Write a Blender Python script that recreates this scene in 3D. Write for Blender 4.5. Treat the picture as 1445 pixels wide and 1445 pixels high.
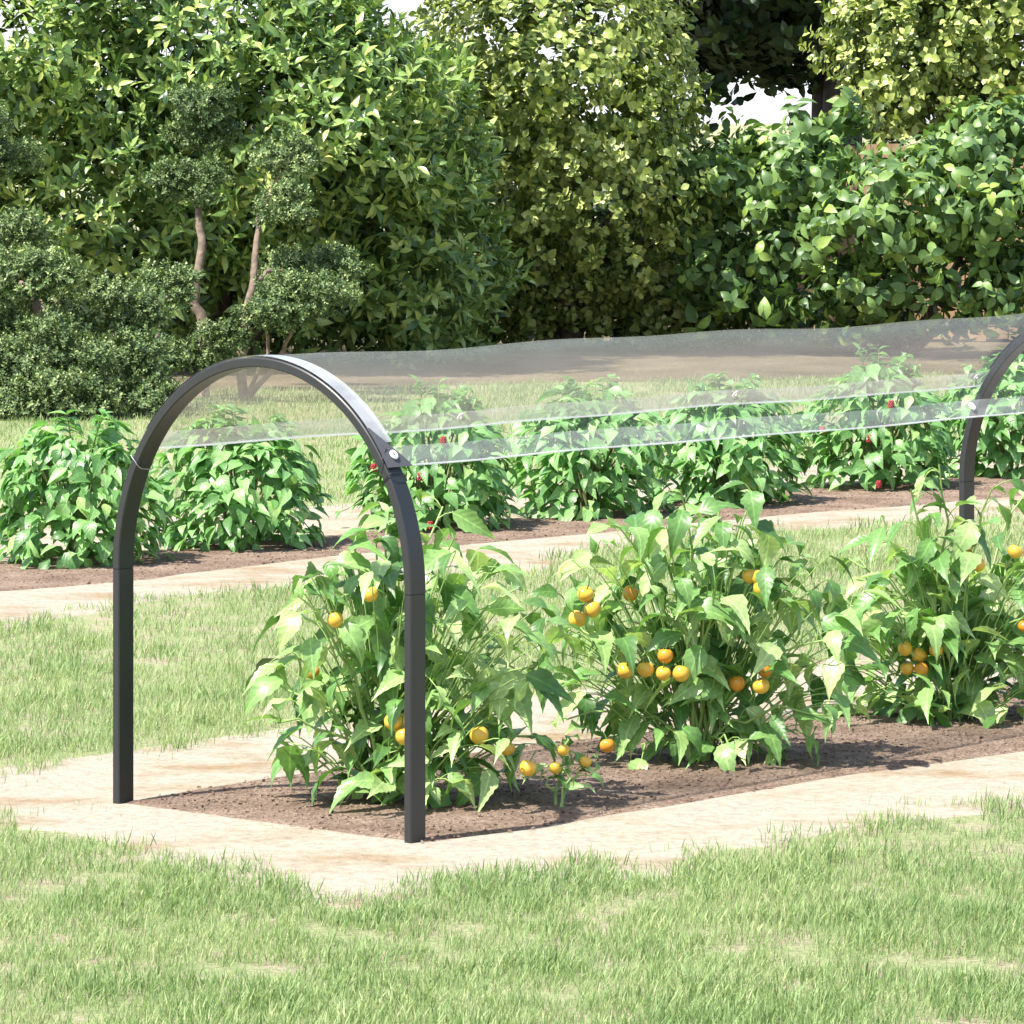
import bpy, math, random
import numpy as np
from mathutils import Vector

for o in list(bpy.data.objects):
    bpy.data.objects.remove(o)
SC = bpy.context.scene
COL = SC.collection
rng = np.random.default_rng(7)
random.seed(7)

# ------------------------------------------------------------------ camera
F, CX, YH, CH = 6680.0, 722.5, 170.0, 1.568
cam = bpy.data.cameras.new("camera")
camo = bpy.data.objects.new("camera", cam)
COL.objects.link(camo)
camo.location = (0, 0, CH)
camo.rotation_euler = (math.radians(90), 0, 0)
cam.sensor_width = 36
cam.lens = F / 1445 * 36
cam.shift_y = -(722.5 - YH) / 1445
cam.clip_start = 0.5
cam.clip_end = 3000
SC.camera = camo
SC.render.resolution_x = 1024
SC.render.resolution_y = 1024

# ------------------------------------------------------------------ light
SUN_DIR = Vector((-0.80, -0.62, 0)).normalized()      # towards the sun, on the ground
SUN_EL = math.radians(58)
sun_vec = Vector((SUN_DIR.x * math.cos(SUN_EL), SUN_DIR.y * math.cos(SUN_EL), math.sin(SUN_EL)))
sd = bpy.data.lights.new("sun", 'SUN')
sd.energy = 5.0
sd.angle = math.radians(0.5)
sd.color = (1.0, 0.965, 0.90)
so = bpy.data.objects.new("sun", sd)
COL.objects.link(so)
so.rotation_euler = sun_vec.to_track_quat('Z', 'Y').to_euler()
so.location = (0, 0, 20)
W = bpy.data.worlds.new("World")
SC.world = W
W.use_nodes = True
nt = W.node_tree
nt.nodes.clear()
sky = nt.nodes.new('ShaderNodeTexSky')
sky.sky_type = 'NISHITA'
sky.sun_disc = False
sky.sun_elevation = SUN_EL
sky.sun_rotation = math.atan2(SUN_DIR.x, SUN_DIR.y)
sky.air_density = 1.0
sky.dust_density = 1.5
bg = nt.nodes.new('ShaderNodeBackground')
bg.inputs['Strength'].default_value = 0.13
wo = nt.nodes.new('ShaderNodeOutputWorld')
wtc = nt.nodes.new('ShaderNodeTexCoord')
wsep = nt.nodes.new('ShaderNodeSeparateXYZ')
nt.links.new(wtc.outputs['Generated'], wsep.inputs[0])
wn = nt.nodes.new('ShaderNodeTexNoise'); wn.inputs['Scale'].default_value = 3.5; wn.inputs['Detail'].default_value = 6
nt.links.new(wtc.outputs['Generated'], wn.inputs['Vector'])
wadd = nt.nodes.new('ShaderNodeMath'); wadd.operation = 'MULTIPLY_ADD'; wadd.inputs[1].default_value = -.25
nt.links.new(wn.outputs[0], wadd.inputs[0]); nt.links.new(wsep.outputs['Z'], wadd.inputs[2])
wmr = nt.nodes.new('ShaderNodeMapRange')
wmr.inputs[1].default_value = -.04; wmr.inputs[2].default_value = .08; wmr.inputs[3].default_value = 1; wmr.inputs[4].default_value = 0
nt.links.new(wadd.outputs[0], wmr.inputs[0])
wmx = nt.nodes.new('ShaderNodeMix'); wmx.data_type = 'RGBA'
nt.links.new(wmr.outputs[0], wmx.inputs[0]); nt.links.new(sky.outputs[0], wmx.inputs[6])
wmx.inputs[7].default_value = (4.6, 4.7, 4.8, 1)
nt.links.new(wmx.outputs[2], bg.inputs[0])
nt.links.new(bg.outputs[0], wo.inputs[0])
SC.view_settings.view_transform = 'Standard'
SC.view_settings.look = 'None'
SC.view_settings.exposure = 1.18
SC.view_settings.gamma = 1
SC.cycles.max_bounces = 10
SC.cycles.transparent_max_bounces = 24


# ------------------------------------------------------------------ helpers
def G(x, y):
    """photo pixel on the ground -> world"""
    Z = F * CH / (y - YH)
    return np.array([(x - CX) * Z / F, Z, 0.0])


def P(x, y, Z):
    return np.array([(x - CX) * Z / F, Z, CH - (y - YH) * Z / F])


def tag(o, label=None, cat=None, group=None, kind=None):
    if label: o["label"] = label
    if cat: o["category"] = cat
    if group: o["group"] = group
    if kind: o["kind"] = kind
    return o


def empty(name, loc, rz=0.0):
    o = bpy.data.objects.new(name, None)
    o.empty_display_size = 0.1
    COL.objects.link(o)
    o.location = loc
    o.rotation_euler = (0, 0, rz)
    return o


class MB:
    """collects quads as numpy arrays and links them as ONE mesh object"""
    def __init__(self):
        self.v, self.f, self.n, self.uv = [], [], 0, []

    def add(self, v, f):
        v = np.asarray(v, dtype=np.float32).reshape(-1, 3)
        f = np.asarray(f, dtype=np.int32)
        self.v.append(v)
        self.f.append(f + self.n)
        self.n += len(v)

    def inst(self, tmpl, R, pos, sc):
        """n copies of template (verts, faces): R (n,3,3), pos (n,3), sc (n,)"""
        tv, tf = tmpl
        n = len(pos)
        if n == 0: return
        v = np.einsum('nij,kj->nki', R, tv) * np.asarray(sc).reshape(n, 1, 1) + pos[:, None, :]
        f = tf[None] + (np.arange(n) * len(tv))[:, None, None]
        self.add(v.reshape(-1, 3), f.reshape(-1, 4))
        self.uv.append(np.tile(tv, (n, 1)))

    def tube(self, pts, rad, sides=8):
        pts = np.asarray(pts, dtype=float)
        rad = np.broadcast_to(np.asarray(rad, dtype=float), (len(pts),))
        T = np.gradient(pts, axis=0)
        T /= np.linalg.norm(T, axis=1)[:, None] + 1e-9
        up = np.array([0.13, 0.2, 1.0]) if abs(T[0][2]) < .9 else np.array([1.0, .1, 0])
        vs = []
        for p, t, r in zip(pts, T, rad):
            a = np.cross(t, up); a /= np.linalg.norm(a)
            b = np.cross(t, a)
            up = np.cross(a, t) if abs(np.dot(np.cross(a, t), t)) < .5 else up
            for k in range(sides):
                an = 2 * math.pi * k / sides
                vs.append(p + r * (math.cos(an) * a + math.sin(an) * b))
        fs = []
        for i in range(len(pts) - 1):
            for k in range(sides):
                k2 = (k + 1) % sides
                fs.append((i * sides + k, i * sides + k2, (i + 1) * sides + k2, (i + 1) * sides + k))
        self.add(vs, fs)

    def sweep(self, frames, sec):
        """frames: list of (origin, a, b); sec: list of (x,y) closed section, even count"""
        m = len(sec)
        vs, fs = [], []
        for o, a, b in frames:
            for x, y in sec:
                vs.append(o + a * x + b * y)
        for i in range(len(frames) - 1):
            for k in range(m):
                k2 = (k + 1) % m
                fs.append((i * m + k, i * m + k2, (i + 1) * m + k2, (i + 1) * m + k))
        e = (len(frames) - 1) * m
        for k in range(1, m // 2):      # caps as strips of quads
            fs.append((k - 1, k, m - 1 - k, m - k)) if k > 0 else None
            fs.append((e + m - k, e + m - 1 - k, e + k, e + k - 1))
        self.add(vs, fs)

    def box(self, c, s, rz=0.0, bev=0.0):
        c = np.asarray(c, float); x, y, z = s[0] / 2, s[1] / 2, s[2] / 2
        ca, sa = math.cos(rz), math.sin(rz)
        a, b = np.array([ca, sa, 0]), np.array([-sa, ca, 0])
        fr = [(c - [0, 0, z], a, b), (c + [0, 0, z], a, b)]
        e = min(x, y) * .12 if bev == 0 else bev
        self.sweep(fr, [(-x + e, -y), (x - e, -y), (x, -y + e), (x, y - e), (x - e, y), (-x + e, y), (-x, y - e), (-x, -y + e)])

    def build(self, name, mat, parent=None, smooth=True, sharp=None):
        v = np.concatenate(self.v) if self.v else np.zeros((0, 3), np.float32)
        f = np.concatenate(self.f)
        if parent is not None:
            M = parent.matrix_basis.inverted() if parent.parent is None else (parent.parent.matrix_basis @ parent.matrix_basis).inverted()
            M = np.array(M)
            v = v @ M[:3, :3].T + M[:3, 3]
        me = bpy.data.meshes.new(name)
        me.vertices.add(len(v))
        me.vertices.foreach_set('co', np.ascontiguousarray(v, dtype=np.float32).ravel())
        me.loops.add(len(f) * 4)
        me.loops.foreach_set('vertex_index', np.ascontiguousarray(f, dtype=np.int32).ravel())
        me.polygons.add(len(f))
        me.polygons.foreach_set('loop_start', np.arange(0, len(f) * 4, 4, dtype=np.int32))
        me.polygons.foreach_set('loop_total', np.full(len(f), 4, dtype=np.int32))
        me.polygons.foreach_set('use_smooth', np.full(len(f), smooth, dtype=bool))
        me.update(calc_edges=True)
        if self.uv and sum(len(u) for u in self.uv) == len(v) and name == 'foliage':
            at = me.attributes.new('leaf_uv', 'FLOAT_VECTOR', 'POINT')
            at.data.foreach_set('vector', np.ascontiguousarray(np.concatenate(self.uv), dtype=np.float32).ravel())
        me.validate()
        if sharp: me.set_sharp_from_angle(angle=math.radians(sharp))
        me.materials.append(mat)
        o = bpy.data.objects.new(name, me)
        COL.objects.link(o)
        o.parent = parent
        return o


def unit(a):
    return a / (np.linalg.norm(a, axis=-1, keepdims=True) + 1e-9)


def frames(d, nrm):
    """rotation matrices whose x = d (leaf direction), z ~ nrm"""
    d = unit(d)
    y = unit(np.cross(nrm, d))
    z = np.cross(d, y)
    return np.stack([d, y, z], axis=2)


def rnd_dir(n):
    return unit(rng.normal(size=(n, 3)))


def leaf(nseg=5, width=.5, fold=.25, curl=.8, peak=.38, serr=0.0, stalk=0.0, pw=1.0, wave=0.0):
    """leaf of length 1 along +x, bending down, folded at the midrib"""
    v, f = [], []
    x, z, a = 0.0, 0.0, 0.15
    t0 = 0
    for i in range(nseg + 1):
        t = i / nseg
        # outline: rounded base, pointed tip
        w = (t / peak) ** .55 if t < peak else ((1 - t) / (1 - peak)) ** pw
        w = max(w, 0.015 if i else 0.03) * width / 2
        if serr and 0 < i < nseg:
            w *= (1 + serr) if i % 2 else (1 - serr)
        wv = wave * math.sin(t * 9)
        n = np.array([-math.sin(a), 0, math.cos(a)])
        c = np.array([x, 0, z])
        lift = n * w * fold * 1.0
        v += [c + [0, w, 0] + lift + n * wv * w, c, c + [0, -w, 0] + lift - n * wv * w]
        a -= curl / nseg
        x += math.cos(a) / nseg
        z += math.sin(a) / nseg
    for i in range(nseg):
        b = i * 3
        f += [(b, b + 1, b + 4, b + 3), (b + 1, b + 2, b + 5, b + 4)]
    return np.array(v, dtype=float), np.array(f)


def join(parts):
    vs, fs, n = [], [], 0
    for v, f in parts:
        vs.append(v); fs.append(f + n); n += len(v)
    return np.concatenate(vs), np.concatenate(fs)


def xf(t, R, pos, s):
    return (t[0] @ np.asarray(R).T) * s + pos, t[1]


# ------------------------------------------------------------------ materials
def new_mat(name):
    m = bpy.data.materials.new(name)
    m.use_nodes = True
    nt = m.node_tree
    nt.nodes.clear()
    out = nt.nodes.new('ShaderNodeOutputMaterial')
    return m, nt, out


def N(nt, t, **kw):
    n = nt.nodes.new(t)
    for k, v in kw.items():
        if k.startswith('i_'):
            n.inputs[k[2:].replace('_', ' ')].default_value = v
        else:
            setattr(n, k, v)
    return n


def ramp(nt, fac, stops):
    r = nt.nodes.new('ShaderNodeValToRGB')
    el = r.color_ramp.elements
    el[0].position, el[0].color = stops[0][0], (*stops[0][1], 1)
    el[1].position, el[1].color = stops[-1][0], (*stops[-1][1], 1)
    for p, c in stops[1:-1]:
        e = el.new(p); e.color = (*c, 1)
    nt.links.new(fac, r.inputs[0])
    return r.outputs[0]


def leaf_mat(name, stops, trans=.35, rough=.45, tcol=1.25, spec=.35, nscale=2.0, vein=False, tmul=(1.1, 1.25, .55)):
    m, nt, out = new_mat(name)
    L = nt.links.new
    geo = N(nt, 'ShaderNodeNewGeometry')
    tc = N(nt, 'ShaderNodeTexCoord')
    nz = N(nt, 'ShaderNodeTexNoise', i_Scale=nscale)
    L(tc.outputs['Object'], nz.inputs['Vector'])
    ad = N(nt, 'ShaderNodeMath', operation='MULTIPLY_ADD')
    L(nz.outputs[0], ad.inputs[0]); ad.inputs[1].default_value = .5
    mu = N(nt, 'ShaderNodeMath', operation='MULTIPLY_ADD')
    L(geo.outputs['Random Per Island'], mu.inputs[0]); mu.inputs[1].default_value = .7; mu.inputs[2].default_value = -.1
    L(mu.outputs[0], ad.inputs[2])
    col = ramp(nt, ad.outputs[0], stops)
    p = N(nt, 'ShaderNodeBsdfPrincipled', i_Roughness=rough)
    p.inputs['Specular IOR Level'].default_value = spec
    # mottling inside a leaf
    n2 = N(nt, 'ShaderNodeTexNoise', i_Scale=90.0)
    L(tc.outputs['Object'], n2.inputs['Vector'])
    mr = N(nt, 'ShaderNodeMapRange')
    mr.inputs[1].default_value = .3; mr.inputs[2].default_value = .7
    mr.inputs[3].default_value = .82; mr.inputs[4].default_value = 1.12
    L(n2.outputs[0], mr.inputs[0])
    hs = N(nt, 'ShaderNodeHueSaturation')
    L(col, hs.inputs['Color']); L(mr.outputs[0], hs.inputs['Value'])
    if vein:
        uv = N(nt, 'ShaderNodeAttribute', attribute_name='leaf_uv')
        sp = N(nt, 'ShaderNodeSeparateXYZ'); L(uv.outputs['Vector'], sp.inputs[0])
        ab = N(nt, 'ShaderNodeMath', operation='ABSOLUTE'); L(sp.outputs['Y'], ab.inputs[0])
        mid = N(nt, 'ShaderNodeMapRange'); mid.inputs[1].default_value = .006; mid.inputs[2].default_value = .022
        mid.inputs[3].default_value = 1.45; mid.inputs[4].default_value = 1.0; L(ab.outputs[0], mid.inputs[0])
        sv = N(nt, 'ShaderNodeMath', operation='MULTIPLY_ADD'); L(ab.outputs[0], sv.inputs[0]); sv.inputs[1].default_value = -1.1; L(sp.outputs['X'], sv.inputs[2])
        sn = N(nt, 'ShaderNodeMath', operation='MULTIPLY'); L(sv.outputs[0], sn.inputs[0]); sn.inputs[1].default_value = 48
        si = N(nt, 'ShaderNodeMath', operation='SINE'); L(sn.outputs[0], si.inputs[0])
        sr = N(nt, 'ShaderNodeMapRange'); sr.inputs[1].default_value = .75; sr.inputs[2].default_value = 1; sr.inputs[3].default_value = 1; sr.inputs[4].default_value = 1.10; L(si.outputs[0], sr.inputs[0])
        m1 = N(nt, 'ShaderNodeMath', operation='MULTIPLY'); L(mid.outputs[0], m1.inputs[0]); L(sr.outputs[0], m1.inputs[1])
        m2 = N(nt, 'ShaderNodeMath', operation='MULTIPLY'); L(m1.outputs[0], m2.inputs[0]); L(mr.outputs[0], m2.inputs[1])
        L(m2.outputs[0], hs.inputs['Value'])
        bq = N(nt, 'ShaderNodeBump', i_Strength=.18, i_Distance=.001); L(si.outputs[0], bq.inputs['Height']); L(bq.outputs[0], p.inputs['Normal'])
    L(hs.outputs[0], p.inputs['Base Color'])
    tr = N(nt, 'ShaderNodeBsdfTranslucent')
    mx = N(nt, 'ShaderNodeMix', data_type='RGBA', blend_type='MULTIPLY')
    mx.inputs[0].default_value = 1
    L(hs.outputs[0], mx.inputs[6])
    mx.inputs[7].default_value = (tmul[0] * tcol, tmul[1] * tcol, tmul[2] * tcol, 1)
    L(mx.outputs[2], tr.inputs[0])
    ms = N(nt, 'ShaderNodeMixShader')
    ms.inputs[0].default_value = trans
    L(p.outputs[0], ms.inputs[1]); L(tr.outputs[0], ms.inputs[2])
    L(ms.outputs[0], out.inputs[0])
    return m


def ground_mat(name, stops, scale, stops2=None, bump=.4, bscale=120., stretch=(1, 1, 1), detail=8, dist=.01):
    m, nt, out = new_mat(name)
    L = nt.links.new
    tc = N(nt, 'ShaderNodeTexCoord')
    mp = N(nt, 'ShaderNodeMapping')
    mp.inputs['Scale'].default_value = stretch
    mp.inputs['Rotation'].default_value = (0, 0, .1)
    L(tc.outputs['Object'], mp.inputs[0])
    nz = N(nt, 'ShaderNodeTexNoise', i_Scale=scale, i_Detail=detail, i_Roughness=.62)
    L(mp.outputs[0], nz.inputs['Vector'])
    col = ramp(nt, nz.outputs[0], stops)
    n2 = N(nt, 'ShaderNodeTexNoise', i_Scale=bscale, i_Detail=6., i_Roughness=.7)
    L(tc.outputs['Object'], n2.inputs['Vector'])
    if stops2:
        c2 = ramp(nt, n2.outputs[0], stops2)
        mx = N(nt, 'ShaderNodeMix', data_type='RGBA', blend_type='MULTIPLY')
        mx.inputs[0].default_value = 1
        L(col, mx.inputs[6]); L(c2, mx.inputs[7])
        col = mx.outputs[2]
    p = N(nt, 'ShaderNodeBsdfPrincipled', i_Roughness=.95)
    p.inputs['Specular IOR Level'].default_value = .1
    L(col, p.inputs['Base Color'])
    b = N(nt, 'ShaderNodeBump', i_Strength=bump, i_Distance=dist)
    L(n2.outputs[0], b.inputs['Height'])
    L(b.outputs[0], p.inputs['Normal'])
    L(p.outputs[0], out.inputs[0])
    return m


def simple_mat(name, col, rough=.5, metal=0., spec=.5, var=.1, scale=30., bump=0.0):
    m, nt, out = new_mat(name)
    L = nt.links.new
    tc = N(nt, 'ShaderNodeTexCoord')
    nz = N(nt, 'ShaderNodeTexNoise', i_Scale=scale, i_Detail=5.)
    L(tc.outputs['Object'], nz.inputs['Vector'])
    a = tuple(c * (1 - var) for c in col); b2 = tuple(min(1, c * (1 + var)) for c in col)
    c = ramp(nt, nz.outputs[0], [(.3, a), (.7, b2)])
    p = N(nt, 'ShaderNodeBsdfPrincipled', i_Roughness=rough, i_Metallic=metal)
    p.inputs['Specular IOR Level'].default_value = spec
    L(c, p.inputs['Base Color'])
    if bump:
        b = N(nt, 'ShaderNodeBump', i_Strength=bump, i_Distance=.01)
        L(nz.outputs[0], b.inputs['Height']); L(b.outputs[0], p.inputs['Normal'])
    L(p.outputs[0], out.inputs[0])
    return m


def film_mat(name, haze, gloss=1.0, tint=(.93, .94, .95), rough=.09):
    m, nt, out = new_mat(name)
    L = nt.links.new
    tr = N(nt, 'ShaderNodeBsdfTransparent'); tr.inputs[0].default_value = (.97, .975, .97, 1)
    df = N(nt, 'ShaderNodeBsdfDiffuse'); df.inputs[0].default_value = (*tint, 1)
    tl = N(nt, 'ShaderNodeBsdfTranslucent'); tl.inputs[0].default_value = (*tint, 1)
    m1 = N(nt, 'ShaderNodeMixShader'); m1.inputs[0].default_value = .5
    L(df.outputs[0], m1.inputs[1]); L(tl.outputs[0], m1.inputs[2])
    tc = N(nt, 'ShaderNodeTexCoord')
    mp = N(nt, 'ShaderNodeMapping'); mp.inputs['Scale'].default_value = (2.2, 2.2, 9)
    L(tc.outputs['Object'], mp.inputs[0])
    nz = N(nt, 'ShaderNodeTexNoise', i_Scale=2.2, i_Detail=5., i_Distortion=.6)
    L(mp.outputs[0], nz.inputs['Vector'])
    mr = N(nt, 'ShaderNodeMapRange')
    mr.inputs[1].default_value = .3; mr.inputs[2].default_value = .75
    mr.inputs[3].default_value = haze * .65; mr.inputs[4].default_value = haze * 1.4
    L(nz.outputs[0], mr.inputs[0])
    m2 = N(nt, 'ShaderNodeMixShader')
    L(mr.outputs[0], m2.inputs[0]); L(tr.outputs[0], m2.inputs[1]); L(m1.outputs[0], m2.inputs[2])
    gl = N(nt, 'ShaderNodeBsdfGlossy', i_Roughness=rough)
    fr = N(nt, 'ShaderNodeFresnel', i_IOR=1.5)
    bp = N(nt, 'ShaderNodeBump', i_Strength=.15, i_Distance=.01)
    L(nz.outputs[0], bp.inputs['Height']); L(bp.outputs[0], gl.inputs['Normal']); L(bp.outputs[0], fr.inputs['Normal'])
    mm = N(nt, 'ShaderNodeMath', operation='MULTIPLY'); mm.inputs[1].default_value = gloss
    L(fr.outputs[0], mm.inputs[0])
    m3 = N(nt, 'ShaderNodeMixShader')
    L(mm.outputs[0], m3.inputs[0]); L(m2.outputs[0], m3.inputs[1]); L(gl.outputs[0], m3.inputs[2])
    L(m3.outputs[0], out.inputs[0])
    return m


M_lawn = ground_mat('lawn_earth', [(.3, (.24, .29, .13)), (.5, (.30, .31, .17)), (.62, (.36, .31, .22)), (.75, (.38, .30, .22))], 6.0,
                    [(.35, (.6, .6, .55)), (.62, (1.05, 1.05, 1.05))], bump=1.0, bscale=60)
M_sand = ground_mat('sand', [(.28, (.22, .145, .07)), (.36, (.265, .20, .13)), (.43, (.295, .25, .185)), (.52, (.335, .295, .235)), (.64, (.325, .285, .228)), (.74, (.27, .225, .17))], 2.6,
                    [(.3, (.74, .72, .69)), (.56, (1.02, 1.02, 1.02))], bump=.6, bscale=32, stretch=(.9, 1.3, 1), dist=.02)
M_soil = ground_mat('soil', [(.3, (.23, .165, .125)), (.5, (.345, .26, .20)), (.7, (.45, .35, .28))], 5.0,
                    [(.35, (.42, .38, .36)), (.62, (1.15, 1.1, 1.05))], bump=1.0, bscale=95, dist=.02)
M_bank = ground_mat('bank_soil', [(.3, (.12, .10, .06)), (.5, (.21, .17, .105)), (.7, (.31, .25, .16))], 1.2,
                    [(.35, (.5, .47, .43)), (.65, (1, 1, 1))], bump=1.0, bscale=30, dist=.03)
M_grass = leaf_mat('grass_blades', [(.1, (.12, .195, .07)), (.4, (.22, .31, .125)), (.7, (.32, .395, .18)), (.97, (.50, .48, .29))], trans=.35, rough=.6, spec=.2, nscale=1.5, tmul=(1.1, 1.2, .7))
M_metal = simple_mat('dark_grey_steel', (.020, .021, .022), rough=.42, spec=.5, var=.06, scale=60)
M_sleeve = simple_mat('black_sleeve', (.008, .008, .009), rough=.6)
M_white = simple_mat('white_plastic', (.82, .82, .84), rough=.3, var=.02)
M_black = simple_mat('black_cord', (.015, .015, .016), rough=.5)
M_tab = simple_mat('dark_grey_fabric', (.07, .07, .078), rough=.7, var=.12, scale=200)
M_steel = simple_mat('cord_wire', (.35, .36, .38), rough=.35, metal=.6)
M_film = film_mat('clear_film', .035, gloss=.24, rough=.22)
M_hem = film_mat('film_hem', .20, gloss=.3, rough=.25)
M_sheen = film_mat('painted_sheen', .55, gloss=1.0, rough=.3)  # milky white stands in for sky reflection on the film over the hoops
M_edge = film_mat('film_welt', .6, gloss=.4, rough=.2)
M_pleaf = leaf_mat('tomato_leaf', [(.12, (.06, .14, .035)), (.40, (.15, .29, .08)), (.62, (.27, .42, .14)), (.88, (.50, .60, .27))], trans=.26, vein=True, rough=.40, spec=.5, nscale=3)
M_pstem = simple_mat('tomato_stem', (.24, .36, .10), rough=.5)
M_fruit = simple_mat('yellow_fruit', (.66, .40, .05), rough=.22, var=.14, scale=14)
M_fruit2 = simple_mat('orange_fruit', (.58, .25, .025), rough=.24, var=.12, scale=14)
M_calyx = simple_mat('green_calyx', (.07, .14, .03), rough=.6)
M_rleaf = leaf_mat('raspberry_leaf', [(.12, (.075, .17, .05)), (.45, (.155, .31, .095)), (.8, (.28, .46, .17)), (.97, (.38, .50, .14))], vein=True, trans=.3, rough=.4, spec=.45, nscale=4, tmul=(1.0, 1.25, .6))
M_rstem = simple_mat('raspberry_cane', (.13, .16, .05), rough=.7)
M_berry = simple_mat('red_berry', (.30, .018, .025), rough=.35, var=.2, scale=120)
M_laurel = leaf_mat('laurel_leaf', [(.15, (.04, .085, .025)), (.42, (.14, .235, .06)), (.66, (.30, .42, .12)), (.95, (.52, .56, .17))], trans=.20, rough=.33, spec=.5, nscale=1.4)
M_round = leaf_mat('round_leaf', [(.15, (.06, .095, .02)), (.42, (.19, .25, .055)), (.66, (.40, .46, .13)), (.95, (.58, .60, .24))], trans=.18, rough=.38, spec=.45, nscale=1.2)
M_droop = leaf_mat('drooping_leaf', [(.12, (.05, .10, .03)), (.45, (.11, .19, .06)), (.75, (.20, .31, .085)), (.97, (.38, .48, .08))], trans=.22, rough=.42, spec=.35, nscale=1.6)
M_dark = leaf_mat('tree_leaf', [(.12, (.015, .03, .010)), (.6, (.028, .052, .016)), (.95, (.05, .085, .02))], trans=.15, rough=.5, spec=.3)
M_small = leaf_mat('small_leaf', [(.15, (.035, .065, .025)), (.42, (.085, .14, .05)), (.7, (.20, .27, .10)), (.95, (.52, .56, .26))], trans=.15, rough=.5, spec=.3, nscale=3)
M_bark = simple_mat('grey_brown_bark', (.17, .125, .09), rough=.9, var=.4, scale=25, bump=.8)
M_bark2 = simple_mat('dark_bark', (.055, .048, .045), rough=.9, var=.4, scale=12, bump=.8)
M_wood = simple_mat('tan_fence_wood', (.36, .23, .125), rough=.8, var=.25, scale=9, bump=.3)

# ------------------------------------------------------------------ ground
ALONG = np.array([.64092, .76761, 0]); ACROSS = np.array([.75605, -.65451, 0])
UPZ = np.array([0, 0, 1.0])


def sheet_poly(name, pts, z, mat, jitter=.0, step=.12, label=None):
    """flat polygon laid on the ground, ragged edge, ground-plane points"""
    import bmesh
    pts = [np.asarray(p[:2]) for p in pts]
    out = []
    r = np.random.default_rng(len(name) * 13 + 5)
    ph = r.uniform(0, 6, 6)
    acc = 0
    for i in range(len(pts)):
        a, b = pts[i], pts[(i + 1) % len(pts)]
        n = max(1, int(np.linalg.norm(b - a) / step))
        nrm = np.array([-(b - a)[1], (b - a)[0]]) / (np.linalg.norm(b - a) + 1e-9)
        for k in range(n):
            acc += step
            w = jitter * (math.sin(acc * 3.1 + ph[0]) * .5 + math.sin(acc * 7.7 + ph[1]) * .35 + math.sin(acc * 17 + ph[2]) * .25 + r.normal() * .15)
            out.append(a + (b - a) * k / n + nrm * w)
    bm = bmesh.new()
    vs = [bm.verts.new((p[0], p[1], z)) for p in out]
    f = bm.faces.new(vs)
    bm.normal_update()
    if f.normal.z < 0: bmesh.ops.reverse_faces(bm, faces=[f])
    bmesh.ops.triangulate(bm, faces=bm.faces[:])
    oa = np.array(out)
    tg = np.roll(oa, -2, 0) - np.roll(oa, 2, 0)
    nn = np.stack([tg[:, 1], -tg[:, 0]], 1) / (np.linalg.norm(tg, axis=1)[:, None] + 1e-9)
    sa = np.sum(oa[:, 0] * np.roll(oa[:, 1], -1) - np.roll(oa[:, 0], -1) * oa[:, 1])
    ob = oa + nn * (.05 if sa > 0 else -.05)
    lo = [bm.verts.new((p[0], p[1], -.002)) for p in ob]
    for i in range(len(vs)):
        j = (i + 1) % len(vs)
        bm.faces.new((vs[i], lo[i], lo[j], vs[j]))
    for q in bm.faces:
        q.normal_update()
        if q.normal.z < 0: q.normal_flip()
    me = bpy.data.meshes.new(name)
    bm.to_mesh(me); bm.free()
    me.materials.append(mat)
    o = bpy.data.objects.new(name, me)
    COL.objects.link(o)
    tag(o, label, kind='structure')
    return o, np.array(out)


def inpoly(x, y, poly):
    ins = np.zeros(len(x), bool)
    n = len(poly)
    for i in range(n):
        x1, y1 = poly[i]; x2, y2 = poly[(i + 1) % n]
        c = ((y1 > y) != (y2 > y)) & (x < (x2 - x1) * (y - y1) / (y2 - y1 + 1e-12) + x1)
        ins ^= c
    return ins


mb = MB()
xs = np.array([-900, -200, -40, -8, 0, 8, 40, 200, 900.]); ys = np.array([-60, 0, 6, 20, 40, 80, 200, 700, 2200.])
gx, gy = np.meshgrid(xs, ys)
gv = np.stack([gx.ravel(), gy.ravel(), np.zeros(gx.size)], 1)
gf = [(j * 9 + i, j * 9 + i + 1, (j + 1) * 9 + i + 1, (j + 1) * 9 + i) for j in range(8) for i in range(8)]
mb.add(gv, gf)
tag(mb.build('ground', M_lawn), 'pale earth under the lawn', kind='structure')

near = [(-900, 1080), (-300, 1142), (0, 1166), (110, 1172), (200, 1200), (300, 1236), (400, 1262), (500, 1282), (570, 1262), (650, 1246), (800, 1240), (900, 1238),
        (975, 1226), (1000, 1196), (1060, 1190), (1150, 1172), (1300, 1156), (1445, 1146), (1800, 1095), (2600, 930)]
back = [(2600, 706), (1800, 832), (1445, 893), (1200, 930), (800, 977), (380, 1036), (200, 1060), (0, 1088), (-300, 1134), (-900, 1040)]
_, polyA = sheet_poly('path', [G(*p) for p in near[1:] + back[:-1]], .004, M_sand, jitter=.035, label='pale sandy strip around the covered bed')
bedA = [(187, 1135), (400, 1163), (596, 1189), (740, 1171), (930, 1140), (1200, 1093), (1445, 1060), (1800, 985), (2600, 860),
        (2600, 790), (1800, 900), (1445, 968), (1200, 1005), (740, 1057), (372, 1104)]
_, bedApoly = sheet_poly('soil_bed', [G(*p) for p in bedA], .008, M_soil, jitter=.010, label='brown soil of the covered bed')
pathB = [(-700, 990), (-300, 928), (0, 885), (110, 863), (232, 846), (365, 830), (500, 815), (723, 803), (870, 778), (1000, 755), (1150, 744), (1445, 722), (1900, 690),
         (1900, 600), (1445, 632), (1113, 657), (448, 716), (232, 733), (0, 753), (-300, 780), (-700, 820)]
_, polyB = sheet_poly('path', [G(*p) for p in pathB], .004, M_sand, jitter=.10, step=.2, label='pale sandy strip around the raspberry row')
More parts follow.
